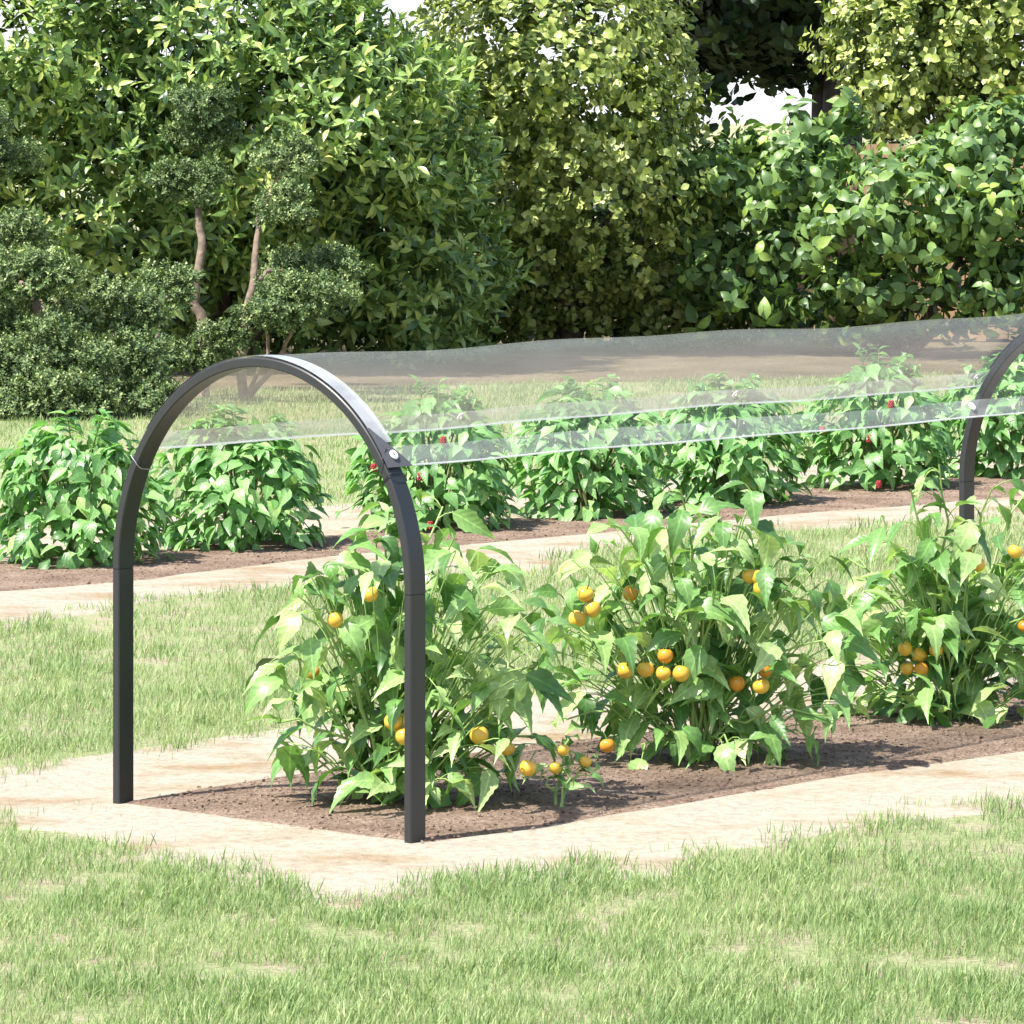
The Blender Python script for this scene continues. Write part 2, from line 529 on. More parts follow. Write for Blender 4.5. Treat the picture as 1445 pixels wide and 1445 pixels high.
bedB = [(-700, 905), (-300, 866), (0, 836), (200, 818), (432, 790), (723, 763), (1148, 724), (1445, 700), (1900, 664), (1900, 634), (1445, 671), (1123, 694), (480, 757), (0, 795), (-700, 860)]
_, bedBpoly = sheet_poly('soil_bed', [G(*p) for p in bedB], .008, M_soil, jitter=.03, step=.2, label='brown soil of the raspberry row')
bank = [(-1500, 560), (0, 560), (300, 556), (600, 543), (1000, 537), (1445, 528), (2300, 520), (2300, 380), (-1500, 380)]
_, bankpoly = sheet_poly('hedge_soil', [G(*p) for p in bank], .004, M_bank, jitter=.25, step=.4, label='bare brown earth under the hedge')

# gritty crumbs on the soil bed
mb = MB()
cube = (np.array([[-1, -1, -1], [1, -1, -1], [1, 1, -1], [-1, 1, -1], [-.6, -.7, .8], [.7, -.6, .7], [.6, .6, .9], [-.7, .6, .7]]) * .5,
        np.array([(0, 3, 2, 1), (0, 1, 5, 4), (1, 2, 6, 5), (2, 3, 7, 6), (3, 0, 4, 7), (4, 5, 6, 7)]))
cr = MB()
for poly, lo, hi, n in ((bedApoly, (-1, 9.8), (3.2, 17), 52000), (bedBpoly, (-2.5, 15), (4, 23), 30000)):
    x = rng.uniform(lo[0], hi[0], n); y = rng.uniform(lo[1], hi[1], n)
    k = inpoly(x + rng.normal(0, .008, n), y + rng.normal(0, .03, n), poly)
    x, y = x[k], y[k]
    n = len(x)
    d = rnd_dir(n); d[:, 2] *= .3
    s = rng.uniform(.003, .011, n) ** 1.0
    cr.inst((cube[0] * [1.5, .8, .55], cube[1]), frames(d, np.tile(UPZ, (n, 1))), np.stack([x, y, np.full(n, .009)], 1), s)
tag(cr.build('soil_crumbs', M_soil, smooth=False), 'loose brown crumbs and bark chips on the soil beds', 'soil crumbs', kind='stuff')

# ------------------------------------------------------------------ grass
def vnoise(x, y, s, seed):
    r = np.random.default_rng(seed)
    g = r.random((64, 64))
    X, Y = x * s + 1000, y * s + 1000
    i, j = np.floor(X).astype(int), np.floor(Y).astype(int)
    u, v = X - i, Y - j
    u = u * u * (3 - 2 * u); v = v * v * (3 - 2 * v)
    q = lambda a, b: g[a % 64, b % 64]
    return (q(i, j) * (1 - u) + q(i + 1, j) * u) * (1 - v) + (q(i, j + 1) * (1 - u) + q(i + 1, j + 1) * u) * v


def blade(curl, w):
    v = np.array([[-w, 0, 0], [w, 0, 0], [-w * .8, curl * .25, .5], [w * .8, curl * .25, .5], [-w * .15, curl, .95], [w * .15, curl, .95]])
    return v, np.array([(0, 1, 3, 2), (2, 3, 5, 4)])


gm = MB()
BL = [blade(.1, .036), blade(.25, .04), blade(.4, .036), blade(.65, .04)]
bands = [(7.6, 9.9, 1.15, 110000, 1.0), (9.9, 13.5, 1.5, 110000, 1.0), (13.5, 18, 1.95, 90000, 1.15), (18, 30, 3.2, 150000, 1.5)]
for y0, y1, hw, n, sc in bands:
    y = rng.uniform(y0, y1, n)
    x = rng.uniform(-1, 1, n) * (hw + .25)
    m1 = vnoise(x, y, 4.0, 1) * .35 + vnoise(x, y, 11.0, 2) * .35 + vnoise(x, y, 28, 3) * .3
    bare = m1 < .325
    jx = x + .16 * (vnoise(x, y, 7, 21) - .5) + rng.normal(0, .025, n); jy = y + .5 * (vnoise(x, y, 6, 22) - .5) + rng.normal(0, .06, n)
    offA = inpoly(jx, jy, polyA); offB = inpoly(jx, jy, polyB); bk = inpoly(x, y, bankpoly)
    soil = inpoly(x, y, bedApoly) | inpoly(x, y, bedBpoly)
    keep = ~(soil | bk)
    on = offA | offB
    # straggling blades over the sandy edge
    sparse = rng.random(n) < np.where(vnoise(x, y, 5, 9) > .58, .16, .012)
    keep &= (~on) | sparse
    keep &= (~bare) | (rng.random(n) < .12)
    x, y, on, m1 = x[keep], y[keep], on[keep], m1[keep]
    n = len(x)
    h = rng.uniform(.018, .038, n) * (.25 + 1.5 * m1 ** 1.3) * np.where(on, .33, 1) * sc ** .3
    a = rng.uniform(0, 2 * math.pi, n)
    tilt = rng.normal(0, .22, (n, 2))
    z = unit(np.stack([tilt[:, 0] + .12, tilt[:, 1], np.ones(n)], 1))
    xx = np.stack([np.cos(a), np.sin(a), np.zeros(n)], 1)
    yy = unit(np.cross(z, xx)); xx = np.cross(yy, z)
    R = np.stack([xx * sc ** .8, yy, z], axis=2)
    idx = rng.integers(0, 4, n)
    for t in range(4):
        k = idx == t
        gm.inst(BL[t], R[k], np.stack([x[k], y[k], np.full(k.sum(), .002)], 1), h[k])
tag(gm.build('grass', M_grass, smooth=False), 'short patchy pale green lawn grass with bare spots', 'grass', kind='stuff')

# ------------------------------------------------------------------ the tunnel
A0 = np.array([-.9163, 10.8429, 0])
TW, HJ, RISE, TLEN = .923, .542, .498, 3.41
TH, DP = .0215, .051
tunnel = empty('garden_tunnel', tuple(A0 + ACROSS * TW / 2))
tag(tunnel, 'dark grey metal hoop tunnel with clear plastic cover over the tomato bed', 'garden tunnel')


def arc(phi, off=0.0):
    """phi 0 = left spring, pi = right spring; returns (u, h) and the outward normal (u, h)"""
    R1, R2 = TW / 2, RISE
    u = TW / 2 - R1 * math.cos(phi); h = HJ + R2 * math.sin(phi)
    n = np.array([-math.cos(phi) * R2, math.sin(phi) * R1]); n /= np.linalg.norm(n)
    return u + n[0] * off, h + n[1] * off, n


def rect_sec(a0, a1, b0, b1, e=.0025):
    return [(a0 + e, b0), (a1 - e, b0), (a1, b0 + e), (a1, b1 - e), (a1 - e, b1), (a0 + e, b1), (a0, b1 - e), (a0, b0 + e)]


def make_hoop():
    """front hoop at its place; the second one is a copy further along"""
    hoop = MB()
    fr = []
    for i in range(65):
        phi = math.pi * i / 64
        u, h, n = arc(phi)
        o = A0 + ACROSS * u + UPZ * h
        fr.append((o, -(ACROSS * n[0] + UPZ * n[1]), ALONG))
    hoop.sweep(fr, rect_sec(0, TH, 0, DP))
    ho = hoop.build('hoop', M_metal, tunnel, sharp=40)
    for side in (0, 1):
        lg = MB()
        u0 = 0 if side == 0 else TW
        ax = ACROSS if side == 0 else -ACROSS
        fr = [(A0 + ACROSS * u0 + UPZ * z, ax, ALONG) for z in (-.05, HJ - .002)]
        lg.sweep(fr, rect_sec(.0004, TH + .0004, 0.0005, DP - .0003))
        lo = lg.build('leg', M_metal, ho, sharp=40)
        sl = MB()
        fr = [(A0 + ACROSS * u0 + UPZ * z, ax, ALONG) for z in (HJ - .03, HJ + .004)]
        sl.sweep(fr, rect_sec(.0018, TH - .0018, .0018, DP - .0018, .001))
        sl.build('sleeve', M_sleeve, ho, sharp=40)
    return ho


ho = make_hoop()
h2 = ho.copy(); COL.objects.link(h2); h2.parent = tunnel
h2.location = tuple(ALONG * TLEN)
for ch in list(ho.children):
    c = ch.copy(); COL.objects.link(c); c.parent = h2

PH0, PH1 = math.asin((.815 - HJ) / RISE), math.pi - math.asin((.815 - HJ) / RISE)


def film_pt(phi, a, off=.003):
    """point on the cover: phi round the arch, a metres along the tunnel"""
    t = a / TLEN
    sag = math.sin(math.pi * min(max(t, 0), 1))
    w = (.004 * math.sin(a * 3.3 + phi * 2) + .003 * math.sin(a * 8.1 + 1 + phi * 3.1)) * min(1, sag * 3)
    w += -.006 * sag * math.sin(phi) ** 2
    u, h, n = arc(phi, off + w)
    return A0 + ACROSS * u + UPZ * h + ALONG * a


def film_grid(p0, p1, np_, a0, a1, na, off=.003):
    vs, fs = [], []
    for j in range(na + 1):
        for i in range(np_ + 1):
            vs.append(film_pt(p0 + (p1 - p0) * i / np_, a0 + (a1 - a0) * j / na, off))
    w = np_ + 1
    for j in range(na):
        for i in range(np_):
            fs.append((j * w + i, j * w + i + 1, (j + 1) * w + i + 1, (j + 1) * w + i))
    return vs, fs


AE = TLEN + DP
mb = MB(); mb.add(*film_grid(PH0, PH1, 64, .004, AE, 120))
film = mb.build('plastic_cover', M_film, tunnel)
dphi = .045 / .48
for s in (0, 1):
    p0, p1 = (PH0 - .002, PH0 + dphi) if s == 0 else (PH1 - dphi, PH1 + .002)
    mb = MB(); mb.add(*film_grid(p0, p1, 8, .03, AE, 120, off=.006))
    mb.build('hem', M_hem, film)
    mb = MB()
    pe = PH0 - .004 if s == 0 else PH1 + .004
    mb.tube([film_pt(pe, a, .004) for a in np.linspace(.01, AE, 90)], .0022, 6)
    mb.build('welt', M_edge, film)
for a0_, a1_ in ((.0045, DP + .006), (TLEN - .002, TLEN + DP + .002)):  # added whitish strips over both hoops, painting the reflected sky
    mb = MB(); mb.add(*film_grid(PH0 + .12, PH1 - .12, 64, a0_, a1_, 3, off=.0045))
    mb.build('painted_sheen', M_sheen, film)


def surf(phi, a, off):
    """position, tangent round, tangent along, normal"""
    p = film_pt(phi, a, off)
    t = unit(film_pt(phi + .01, a, off) - film_pt(phi - .01, a, off))
    n = unit(np.cross(t, ALONG)) ; n = n if n[2] > 0 else -n
    return p, t, n


def ring(o, ax, ay, n, r0, r1, h, seg=20):
    b = MB()
    prof = [(r0, 0), (r0, h * .7), ((r0 + r1) / 2, h), (r1, h * .55), (r1, 0)]
    vs = []
    for k in range(seg):
        an = 2 * math.pi * k / seg
        d = ax * math.cos(an) + ay * math.sin(an)
        for r, z in prof: vs.append(o + d * r + n * z)
    m = len(prof)
    fs = [(k * m + i, k * m + i + 1, ((k + 1) % seg) * m + i + 1, ((k + 1) % seg) * m + i) for k in range(seg) for i in range(m - 1)]
    b.add(vs, fs)
    return b


for s in (0, 1):
    for q, a in enumerate((.034, 1.13, 2.26, 3.385)):
        ph = PH0 + dphi * .55 if s == 0 else PH1 - dphi * .55
        if q == 0: ph = PH0 + dphi * .62 if s == 0 else PH1 - dphi * .50
        p, t, n = surf(ph, a, .009)
        g_ = ring(p, t, ALONG, n, .0035, .0115, .004).build('grommet', M_white, film)
        k_ = MB()
        k_.add(*[np.array([p + (t * x + ALONG * y) * .0036 + n * .001 for x, y in ((-1, -1), (1, -1), (1, 1), (-1, 1))]), [(0, 1, 2, 3)]])
        k_.build('grommet_hole', M_black if q == 0 else M_tab, g_)
# dark corner tab and the two ties
for s in (0, 1):
    sg = 1 if s else -1
    pb = PH1 + .012 if s else PH0 - .012
    pt_ = PH1 - .20 if s else PH0 + .20
    mb = MB()
    vs = []
    K = 10
    for i in range(K + 1):
        ph = pt_ + (pb - pt_) * i / K
        t = i / K
        amax = .006 + .080 * t ** 1.15
        if i == K: amax -= .004
        for j in range(5):
            vs.append(film_pt(ph, -.003 + (amax + .003) * j / 4, .0075))
    mb.add(vs, [(i * 5 + j, i * 5 + j + 1, (i + 1) * 5 + j + 1, (i + 1) * 5 + j) for i in range(K) for j in range(4)])
    if s: mb.build('corner_tab', M_tab, film)
    # tie loop round the hoop just below the tab
    mb = MB()
    ph = PH1 + .06 if s else PH0 - .05
    loop = []
    for k in range(29):
        an = 2 * math.pi * k / 28
        uo, ho_, n2 = arc(ph)
        c = A0 + ACROSS * uo + UPZ * ho_ + ALONG * DP / 2
        nn = ACROSS * n2[0] + UPZ * n2[1]
        sx = math.copysign(abs(math.cos(an)) ** .45, math.cos(an)); sy = math.copysign(abs(math.sin(an)) ** .45, math.sin(an))
        tang = np.cross(nn, ALONG)
        loop.append(c - nn * TH / 2 + nn * sx * (TH / 2 + .003) + ALONG * sy * (DP / 2 + .003) + UPZ * (.012 * math.cos(an + .6)))
    mb.tube(loop, .0011, 6)
    if s:
        u1, h1, n1 = arc(PH1 - .03)
        e = film_pt(PH1 - .09, .02, .011)
        uo, ho_, n2 = arc(PH1 + .0)
        b = A0 + ACROSS * (uo - n2[0] * (TH + .004)) + UPZ * (ho_ - n2[1] * (TH + .004) - .012) - ALONG * .004
        mid = A0 + ACROSS * (u1 + .002) + UPZ * h1 - ALONG * .006
        mb.tube([b, b * .5 + mid * .5 - ALONG * .002, mid, e], .0012, 6)
    mb.build('tie_cord', M_steel if s == 0 else M_black, film)

# ------------------------------------------------------------------ tomato plants
LF = [leaf(14, w, fo, cu, .30, .08, pw=1.25, wave=wv) for w, fo, cu, wv in ((.42, .35, .9, .14), (.48, .25, 1.4, .2), (.38, .45, .6, .1), (.44, .3, 1.9, .16), (.52, .2, 1.1, .25))]


def curve(a, b, sag, n=8, side=None):
    t = np.linspace(0, 1, n)[:, None]
    p = a * (1 - t) + b * t
    p = p + sag * 4 * t * (1 - t)
    return p


def uvsphere(rx, rz, seg=16, rings=10, hollow=.0):
    vs, fs = [], []
    for j in range(rings + 1):
        th = math.pi * j / rings
        for i in range(seg):
            an = 2 * math.pi * i / seg
            r = rx * max(math.sin(th), .02)
            vs.append((r * math.cos(an), r * math.sin(an), rz * math.cos(th) - (hollow * rz * max(0, math.cos(th)) ** 6)))
    for j in range(rings):
        for i in range(seg):
            i2 = (i + 1) % seg
            fs.append((j * seg + i, (j + 1) * seg + i, (j + 1) * seg + i2, j * seg + i2))
    fs += [(rings * seg + k, rings * seg + (k + 1), rings * seg + (seg - 2 - k), rings * seg + (seg - 1 - k)) for k in range(seg // 2 - 1)]
    return np.array(vs), np.array(fs)


_tmp = MB(); _tmp.add(*uvsphere(.0225, .021, hollow=.22)); fruit_src = None
cal = MB()
cl = leaf(3, .32, .1, 1.3, .3)
for k in range(5):
    an = k * 1.2566
    d = np.array([[math.cos(an), math.sin(an), .25]])
    cal.inst(cl, frames(d, np.array([[0, 0, 1.]])), np.array([[0, 0, .0165]]), [.019])
cal.tube([(0, 0, .016), (.003, 0, .03), (.010, .003, .044)], [.0017, .0015, .0013], 6)


def fruit(parent, p, s=1.0, orange=False):
    global fruit_src
    key = 'orange' if orange else 'yellow'
    if fruit_src is None: fruit_src = {}
    if key not in fruit_src:
        a = _tmp.build('tomato', M_fruit2 if orange else M_fruit)
        b = cal.build('calyx', M_calyx)
        fruit_src[key] = (a.data, b.data)
        bpy.data.objects.remove(a); bpy.data.objects.remove(b)
    fa, ca = fruit_src[key]
    o = bpy.data.objects.new('tomato', fa); COL.objects.link(o); o.parent = parent
    o.location = Vector(p) - parent.location
    o.scale = (s, s, s * rng.uniform(.94, 1.15))
    o.rotation_euler = (rng.uniform(-.4, .4), rng.uniform(-.4, .4), rng.uniform(0, 6))
    c = bpy.data.objects.new('calyx', ca); COL.objects.link(c); c.parent = o


def tomato(name, foot, tips, fruits, label, leafn=8, depth=.20, lsize=(.10, .148), fill=40, fillbox=None, seedn=0, stem_r=.006):
    global rng
    rng = np.random.default_rng(100 + seedn)
    f0 = G(*foot)
    root = empty('tomato_plant' if name is None else name, tuple(f0))
    tag(root, label, 'tomato plant', 'tomato plants under the tunnel')
    Z0 = f0[1]
    st, lv = MB(), MB()
    pos, dirs, nrms, scs = [], [], [], []
    for ti, tip in enumerate(tips):
        dz = rng.uniform(-1, 1) * depth
        tp = P(tip[0], tip[1], Z0 + dz)
        tp[2] = max(tp[2], .06)
        out = tp - f0; out[2] = 0
        sag = np.array([out[0] * -.12, out[1] * -.1, .02 + .12 * np.linalg.norm(out)])
        c = curve(f0 + np.append(rng.normal(0, .012, 2), -.01), tp, sag, 9)
        c[2:-1] += rng.normal(0, .008, (6, 3))
        L = np.linalg.norm(tp - f0)
        st.tube(c, np.linspace(stem_r * (.6 + .6 * min(L, .8)), .0022, 9), 7)
        n = max(4, int(leafn * L / .45))
        for k in range(n):
            t = 1 - (k / n) * .82 if k else 1.0
            t = min(1, max(.15, t + rng.uniform(-.04, .04)))
            i = min(int(t * 8), 7)
            p = c[i] * (1 - (t * 8 - i)) + c[i + 1] * (t * 8 - i)
            ax = unit(c[i + 1] - c[i])
            side = unit(np.cross(ax, rnd_dir(1)[0]))
            pd = unit(side + ax * .5 + UPZ * .35)
            pl = rng.uniform(.02, .055)
            q = p + pd * pl
            st.tube([p, p + pd * pl * .5 + UPZ * .004, q], [.0019, .0015, .0012], 5)
            ld = unit(np.array([pd[0], pd[1], 0]) * 1.0 + UPZ * rng.uniform(-.75, .30))
            pos.append(q); dirs.append(ld)
            nrms.append(unit(UPZ + rng.normal(0, .35, 3) + np.array([-.1, -.35, 0])))
            scs.append(rng.uniform(*lsize) * (.72 if k == 0 else 1))
            if k % 2 == 0:   # axillary young leaves
                ld2 = unit(side + ax * .8 + rng.normal(0, .4, 3))
                pos.append(p); dirs.append(ld2); nrms.append(unit(UPZ + rng.normal(0, .5, 3))); scs.append(rng.uniform(.035, .06))
    if fillbox:
        x0, y0, x1, y1 = fillbox
        for k in range(fill):
            x, y = rng.uniform(x0, x1), rng.uniform(y0, y1)
            e = ((x - (x0 + x1) / 2) / ((x1 - x0) / 2)) ** 2 + ((y - (y0 + y1) / 2) / ((y1 - y0) / 2)) ** 2
            if e > 1.2: continue
            p = P(x, y, Z0 + rng.uniform(-1, 1) * depth * .9)
            if p[2] < .05: p[2] = .05
            a = rng.uniform(0, 6.28)
            pos.append(p); dirs.append(unit(np.array([math.cos(a), math.sin(a), rng.uniform(-.9, .2)])))
            nrms.append(unit(UPZ + rng.normal(0, .4, 3))); scs.append(rng.uniform(lsize[0] * .8, lsize[1] * .95))
            q0 = f0 + (p - f0) * [.55, .55, .62]
            st.tube(curve(q0, p, np.array([0, 0, .02]), 5), [.0020, .0018, .0016, .0014, .0011], 5)
    pos, dirs, nrms, scs = map(np.array, (pos, dirs, nrms, scs))
    R = frames(dirs, nrms)
    idx = rng.integers(0, len(LF), len(pos))
    for t in range(len(LF)):
        k = idx == t
        lv.inst(LF[t], R[k], pos[k], scs[k])
    # small flower and leaflet sprays
    st.build('stem', M_pstem, root)
    lv.build('foliage', M_pleaf, root)
    for fr_ in fruits:
        x, y = fr_[0], fr_[1]
        dzf = fr_[2] if len(fr_) > 2 else .20
        p = P(x, y, Z0 - dzf * .55)
        fruit(root, p, rng.uniform(.80, .98) * (.72 if depth < .1 else 1), orange=(len(fr_) > 3))
    return root


tomato(None, (545, 1138),
       [(625, 715), (575, 705), (548, 722), (530, 760), (500, 770), (455, 800), (420, 840), (400, 905), (385, 960), (392, 1020), (415, 1085), (480, 1085), (545, 1115), (610, 1130), (660, 1120),
        (650, 1040), (700, 975), (725, 1000), (745, 1040), (730, 830), (680, 800), (650, 850), (690, 900), (530, 900), (480, 960), (560, 860), (600, 950), (640, 760), (755, 940)],
       [(473, 874, .24), (522, 838, .22), (555, 1018, .24), (570, 1038, .26), (572, 1016, .22), (440, 948, .04, 1), (452, 985, .02, 1),
        (716, 1056, .1), (745, 1083, .24), (676, 1037, .2)],
       'tall yellow-fruited tomato plant behind the front hoop leg', fill=210, fillbox=(385, 770, 775, 1140), seedn=1)
tomato(None, (985, 1078),
       [(960, 690), (1015, 720), (1062, 700), (925, 720), (875, 745), (840, 780), (800, 850), (790, 900), (815, 960), (800, 1015), (850, 1045), (905, 1065), (960, 1075), (1030, 1070),
        (1090, 1050), (1150, 1045), (1165, 970), (1180, 900), (1150, 830), (1100, 790), (1060, 780), (1010, 830), (950, 820), (900, 860), (1080, 900), (1120, 940), (890, 960), (1000, 760), (1170, 1010)],
       [(826, 838, .25), (836, 859, .25), (815, 873, .25), (882, 946, .27), (911, 944, .26), (939, 925, .28, 1), (936, 950, .29), (961, 950, .28), (1059, 812, .22), (1072, 815, .25),
        (1075, 830, .26), (1040, 964, .15, 1), (1079, 946, .2, 1), (1074, 968, .24), (857, 1052, .25, 1), (890, 837, .12, 1)],
       'bushy tomato plant with a row of yellow fruit, midway between the hoops', fill=240, fillbox=(785, 725, 1200, 1072), seedn=2)
tomato(None, (1345, 1018),
       [(1325, 655), (1285, 690), (1240, 740), (1200, 790), (1180, 850), (1400, 690), (1445, 700), (1480, 760), (1420, 790), (1300, 770), (1255, 820), (1205, 900), (1190, 960), (1215, 1010),
        (1270, 1005), (1320, 1030), (1380, 1010), (1440, 1000), (1500, 960), (1450, 880), (1500, 850), (1390, 850), (1300, 880), (1370, 920), (1310, 730), (1520, 900)],
       [(1277, 915, .24), (1297, 924, .2), (1321, 917, .25), (1280, 943, .22), (1300, 944, .24, 1), (1362, 772, .1, 1), (1380, 796, .2),
        (1433, 778, .22), (1446, 884, .2, 1)],
       'tomato plant in front of the far hoop leg, hiding its foot', fill=220, fillbox=(1175, 775, 1520, 1025), seedn=3)
tomato('tomato_seedling', (789, 1143), [(800, 1045), (755, 1090), (845, 1085), (812, 1062)], [(795, 1058, .05), (784, 1083, .0), (826, 1074, .0)],
       'small thin tomato seedling on bare soil between two big plants', leafn=10, depth=.04, lsize=(.04, .07), seedn=4, stem_r=.005)

# ------------------------------------------------------------------ raspberry bushes
RL = [leaf(6, w, fo, cu, .36, .0, pw=.95) for w, fo, cu in ((.52, .3, .9), (.60, .22, 1.4), (.46, .4, .6))]


def raspberry(h, w, seedn, berries=()):
    """bush at the origin; berries as (x, z) fractions on its front"""
    global rng
    rng = np.random.default_rng(200 + seedn)
    root = empty('raspberry_bush', (0, 0, 0))
    lv, st = MB(), MB()
    pos, dirs, nrm, sc = [], [], [], []
    n = 760
    for k in range(n):
        a = rng.uniform(0, 2 * math.pi); zz = rng.uniform(.03, 1) ** .9
        prof = .86 + .14 * math.sin(zz * 3.0) if zz < .55 else math.sqrt(max(0, 1 - ((zz - .5) / .53) ** 2))
        lump = 1 + .17 * math.sin(3 * a + seedn) * math.sin(5 * zz + seedn) + .10 * math.sin(7 * a + 2 * seedn + 6 * zz)
        r = w / 2 * prof * lump * (1 - .55 * rng.random() ** 2.2)
        p = np.array([r * math.cos(a), r * math.sin(a), zz * h * (.95 + .08 * math.sin(2 * a + seedn))])
        o = np.array([math.cos(a), math.sin(a), 0])
        pos.append(p)
        dirs.append(unit(o + rng.normal(0, .55, 3) * [1, 1, .35] + UPZ * rng.uniform(-.9, .15)))
        nrm.append(unit(UPZ * .8 + o * .65 + rng.normal(0, .3, 3)))
        sc.append(rng.uniform(.060, .108))
    for k in range(16):      # arching shoots that break the outline
        a = rng.uniform(0, 2 * math.pi); rr = w / 2 * rng.uniform(.25, 1.18)
        tip = np.array([rr * math.cos(a), rr * math.sin(a), h * (1.12 - .55 * (rr / (w / 2)) ** 2 * .9) + rng.uniform(-.02, .03)])
        c = curve(np.array([0, 0, .02]), tip, np.array([0, 0, .10]), 8)
        st.tube(c, np.linspace(.005, .0015, 8), 6)
        for t in (.6, .7, .78, .85, .92, 1.0):
            i = min(int(t * 7), 6); p = c[i] + (c[i + 1] - c[i]) * (t * 7 - i)
            for s_ in (-1, 1):
                sd_ = unit(np.cross(c[-1] - c[-2], UPZ)) * s_
                pos.append(p); dirs.append(unit(sd_ + unit(c[-1] - c[-2]) * .6 + UPZ * rng.uniform(-.4, .2) + rng.normal(0, .2, 3)))
                nrm.append(unit(UPZ + rng.normal(0, .25, 3))); sc.append(rng.uniform(.045, .075))
    for k in range(7):
        a = k * .9; st.tube(curve(np.array([.02 * math.cos(a), .02 * math.sin(a), -.01]), np.array([w * .28 * math.cos(a), w * .28 * math.sin(a), h * .8]), np.array([0, 0, .03]), 6), np.linspace(.007, .003, 6), 6)
    pos, dirs, nrm, sc = map(np.array, (pos, dirs, nrm, sc))
    if berries:
        c = curve(np.array([-.1, 0, .12]), np.array([-.37, -.03, .07]), np.array([0, 0, .02]), 6)
        st.tube(c, .002, 5)
        for t in range(2, 6):
            for s_ in (-1, 1):
                pos = np.vstack([pos, c[t]]); dirs = np.vstack([dirs, unit(np.array([-.5, s_ * .6, -.3]) + rng.normal(0, .3, 3))]); nrm = np.vstack([nrm, UPZ]); sc = np.append(sc, .045)
    pos[:, 2] = np.maximum(pos[:, 2], .035)
    R = frames(dirs, nrm); idx = rng.integers(0, 3, len(pos))
    for t in range(3):
        k = idx == t
        lv.inst(RL[t], R[k], pos[k], sc[k])
    lv.build('foliage', M_rleaf, root)
    st.build('cane', M_rstem, root)
    for bx, bz in berries:
        b = MB()
        for j in range(5):
            zz = -.010 + .006 * j; rr = .0105 * math.sqrt(max(.05, 1 - (zz / .019) ** 2))
            for q in range(7):
                an = q * .8976 + (j % 2) * .45
                b.inst(uvsphere(.0042, .0042, 6, 4), np.eye(3)[None], np.array([[rr * math.cos(an), rr * math.sin(an), zz]]), [1.0])
        b.v = [v + np.array([bx * w / 2, -w / 2 * math.sqrt(max(0.05, 1.08 - bx * bx)) * 1.02, bz * h], np.float32) for v in b.v]
        b.build('berry', M_berry, root)
    return root


def copy_tree(o, parent=None):
    c = o.copy(); COL.objects.link(c)
    c.parent = parent
    for ch in o.children: copy_tree(ch, c)
    return c


protos = [raspberry(.49, .56, 1), raspberry(.47, .58, 2), raspberry(.52, .56, 5, [(-.85, .48), (-.2, .43), (-.06, .07), (.12, .70)])]
spots = [((110, 795), 0, 1.0, 'leafy raspberry bush at the left edge, outside the hoop'),
         ((338, 772), 1, .98, 'rounded raspberry bush seen framed by the front hoop'),
         ((615, 746), 2, .98, 'raspberry bush with red berries right behind the front hoop leg'),
         ((832, 728), 0, 1.02, 'raspberry bush behind the cover, third from the far hoop leg'),
         ((1028, 712), 1, 1.0, 'raspberry bush behind the middle grommet of the cover'),
         ((1238, 689), 2, 1.03, 'raspberry bush with a low red berry, left of the far hoop leg'),
         ((1425, 672), 0, 1.04, 'raspberry bush at the right edge, beyond the far hoop leg')]
used = set()
for pt, k, s, lab in spots:
    o = protos[k] if k not in used else copy_tree(protos[k])
    used.add(k)
    o.location = tuple(G(*pt))
    o.scale = (s, s, s)
    o.rotation_euler = (0, 0, [0, 0, 0, 2.1, 3.9, 0, 1.2][[q[0][0] for q in spots].index(pt[0])])
    tag(o, lab, 'raspberry bush', 'row of raspberry bushes')

# ------------------------------------------------------------------ shrubs and trees
def sprig(n, lf, spread, size, length=.5, seed=0):
    """a shoot pointing up +z with n leaves round it"""
    r = np.random.default_rng(seed)
    parts = []
    for k in range(n):
        a = k * 2.4 + r.uniform(-.3, .3)
        t = k / n
        el = spread[0] + (spread[1] - spread[0]) * t
        d = np.array([[math.cos(a) * math.cos(el), math.sin(a) * math.cos(el), math.sin(el)]])
        nr = np.array([[-math.cos(a) * math.sin(el) * 1.0, -math.sin(a) * math.sin(el), math.cos(el) + .01]])
        R = frames(d, nr)[0]
        parts.append(xf(lf[k % len(lf)], R, np.array([0, 0, length * t]), size * r.uniform(.75, 1.1)))
    return join(parts)


def zframes(d):
    d = unit(d)
    a = unit(np.cross(d, rnd_dir(len(d))))
    b = np.cross(d, a)
    return np.stack([a, b, d], axis=2)


def scatter(lobes, density, lump=.18, inner=.45, backkeep=.35, up=.5, droop=False):
    """points and directions through the outer part of each lobe: (x px, y px, Z, rx px, ry px, rz m)"""
    pts, dirs = [], []
    for li, (x, y, Z, rx, ry, rz) in enumerate(lobes):
        c = P(x, y, Z); s = Z / F
        rad = np.array([rx * s, rz, ry * s])
        area = 4 * math.pi * ((rad[0] * rad[1]) ** 1.6 / 3 + (rad[0] * rad[2]) ** 1.6 / 3 + (rad[1] * rad[2]) ** 1.6 / 3) ** (1 / 1.6)
        n = int(area * density)
        d = rnd_dir(n)
        k = (d[:, 1] < .25) | (rng.random(n) < backkeep)
        d = d[k]; n = len(d)
        ph = rng.uniform(0, 6, 6)
        l = 1 + lump * (np.sin(d[:, 0] * 5 + ph[0]) * np.sin(d[:, 2] * 6 + ph[1]) + .6 * np.sin(d[:, 0] * 11 + ph[2]) * np.sin(d[:, 2] * 12 + ph[3] + d[:, 1] * 5))
        rr = l * (1 - inner * rng.random(n) ** 1.7)
        pts.append(c + d * rad * rr[:, None])
        nd = unit(d / rad)
        dirs.append(unit(nd + UPZ * up + rng.normal(0, .35, (n, 3))))
    return np.concatenate(pts), np.concatenate(dirs)


